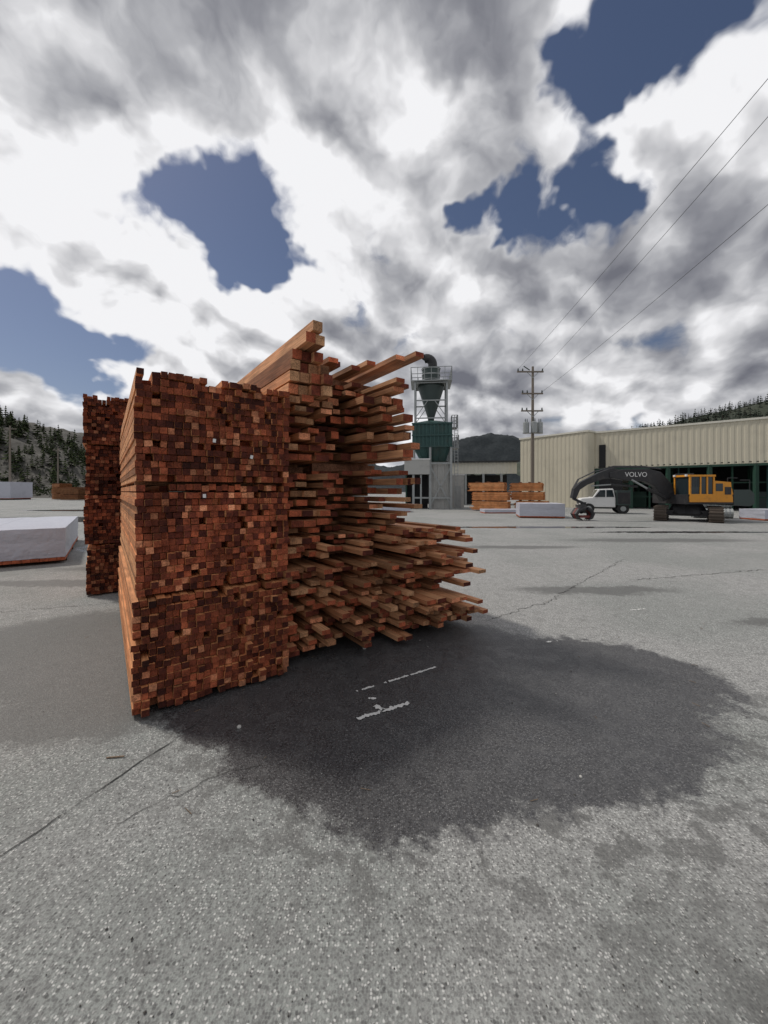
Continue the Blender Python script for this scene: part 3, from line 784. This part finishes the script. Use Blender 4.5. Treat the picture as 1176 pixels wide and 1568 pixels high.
dw=t.noise(D,4.5,4,.6,0,True); wv=t.v('SUBTRACT',dw,(.5,.5,.5))
Dw=t.v('ADD',D,t.v('MULTIPLY',wv,(.34,.34,.34)))
q=t.v('ADD',q,t.v('MULTIPLY',wv,(.22,.22,.22)))
q=t.v('ADD',q,(3.7,1.9,0))
def field(qq,det):
    n=t.noise(qq,2.1,det,.56)
    vo=t.new('ShaderNodeTexVoronoi',{'Vector':qq,'Scale':4.4,'Detail':1.0,'Roughness':.5,'Lacunarity':2.4},feature='SMOOTH_F1',voronoi_dimensions='2D')
    vo.inputs['Smoothness'].default_value=.4
    return t.m('SUBTRACT',n,t.m('MULTIPLY',vo.outputs['Distance'],.27))
f1=field(q,7); f1s=field(t.v('ADD',q,(-.055,.038,.045)),5)
n2=t.noise(q,1.1,2,.5)
def blob(u,v,r0,r1=0.0,DD=None):
    d=Vector(((u-588)/589,1,(752-v)/589)).normalized()
    return t.mr(t.v('DISTANCE',DD or Dw,tuple(d)),r0,r1)
def addl(L_):
    x=None
    for s,w_ in L_:
        y=t.m('MULTIPLY',s,w_); x=y if x is None else t.m('ADD',x,y)
    return x
holes=addl([(blob(345,325,.22),.72),(blob(220,285,.15),.50),(blob(400,390,.13),.62),(blob(700,355,.09),.62),(blob(775,352,.08),.62),
  (blob(990,40,.16),.62),(blob(1130,0,.17),.62),(blob(905,300,.11),.72),(blob(925,140,.12),.60),(blob(70,520,.19),.72),(blob(150,560,.12),.50),(blob(0,470,.13),.40),(blob(60,610,.09),.35)])
dens=t.m('ADD',1.06,t.m('MULTIPLY',t.m('SUBTRACT',f1,.39),1.8))
dens=t.m('SUBTRACT',dens,holes)
cov=t.mr(dens,.38,.64)
relief=t.m('MULTIPLY',t.m('SUBTRACT',f1,f1s),3.0)
reg=addl([(blob(90,170,.75,.1,D),.20),(blob(60,380,.35,.0,D),.12),(blob(420,450,.36,0,D),.26),(blob(480,200,.3,0,D),.10),(blob(1090,170,.35,0,D),.14),(blob(560,600,.35,0,D),.14),(blob(1000,630,.22,0,D),.16),(blob(700,540,.3,0,D),.10),
  (blob(700,100,.45,0,D),-.14),(blob(860,480,.42,0,D),-.15),(blob(1050,420,.35,0,D),-.10),(blob(60,620,.3,0,D),.18),(blob(330,20,.25,0,D),-.10)])
br=t.m('ADD',.52,reg)
br=t.m('ADD',br,relief)
br=t.m('ADD',br,t.m('MULTIPLY',t.m('SUBTRACT',.50,n2),1.0))
br=t.m('ADD',br,t.m('MULTIPLY',t.m('SUBTRACT',.39,f1),.35))
br=t.m('ADD',br,t.mr(dens,1.0,.50,0,.22))
cr=t.new('ShaderNodeValToRGB',{0:br}); els=cr.color_ramp.elements
els[0].position=.05; els[0].color=(.16,.165,.195,1); els[1].position=1.02 if False else 1.0; els[1].color=(.90,.90,.92,1)
for p,c_ in((.33,(.28,.285,.315,1)),(.58,(.45,.455,.48,1)),(.84,(.70,.70,.72,1))):
    e_=els.new(p); e_.color=c_
haze=t.mr(sep[2],.13,.0,0,.6)
cc=t.mix(haze,cr.outputs[0],(.60,.64,.70))
bg2=t.new('ShaderNodeBackground',{'Color':cc,'Strength':1.0})
cov=t.m('MAXIMUM',cov,t.mr(sep[2],.09,.0,0,.8))
mxs=t.new('ShaderNodeMixShader',{0:cov,1:bg1.outputs[0],2:bg2.outputs[0]})
t.l.new(mxs.outputs[0],out.inputs[0])
S.view_settings.view_transform='Standard'; S.view_settings.look='None'; S.view_settings.exposure=0

cd=bpy.data.cameras.new('camera'); cd.sensor_fit='VERTICAL'; cd.sensor_height=36; cd.lens=13.52; cd.shift_y=-.0204; cd.clip_end=6000; cd.clip_start=.05
co=bpy.data.objects.new('camera',cd); COL.objects.link(co); co.location=(0,0,1.6); co.rotation_euler=(math.pi/2,0,0); S.camera=co
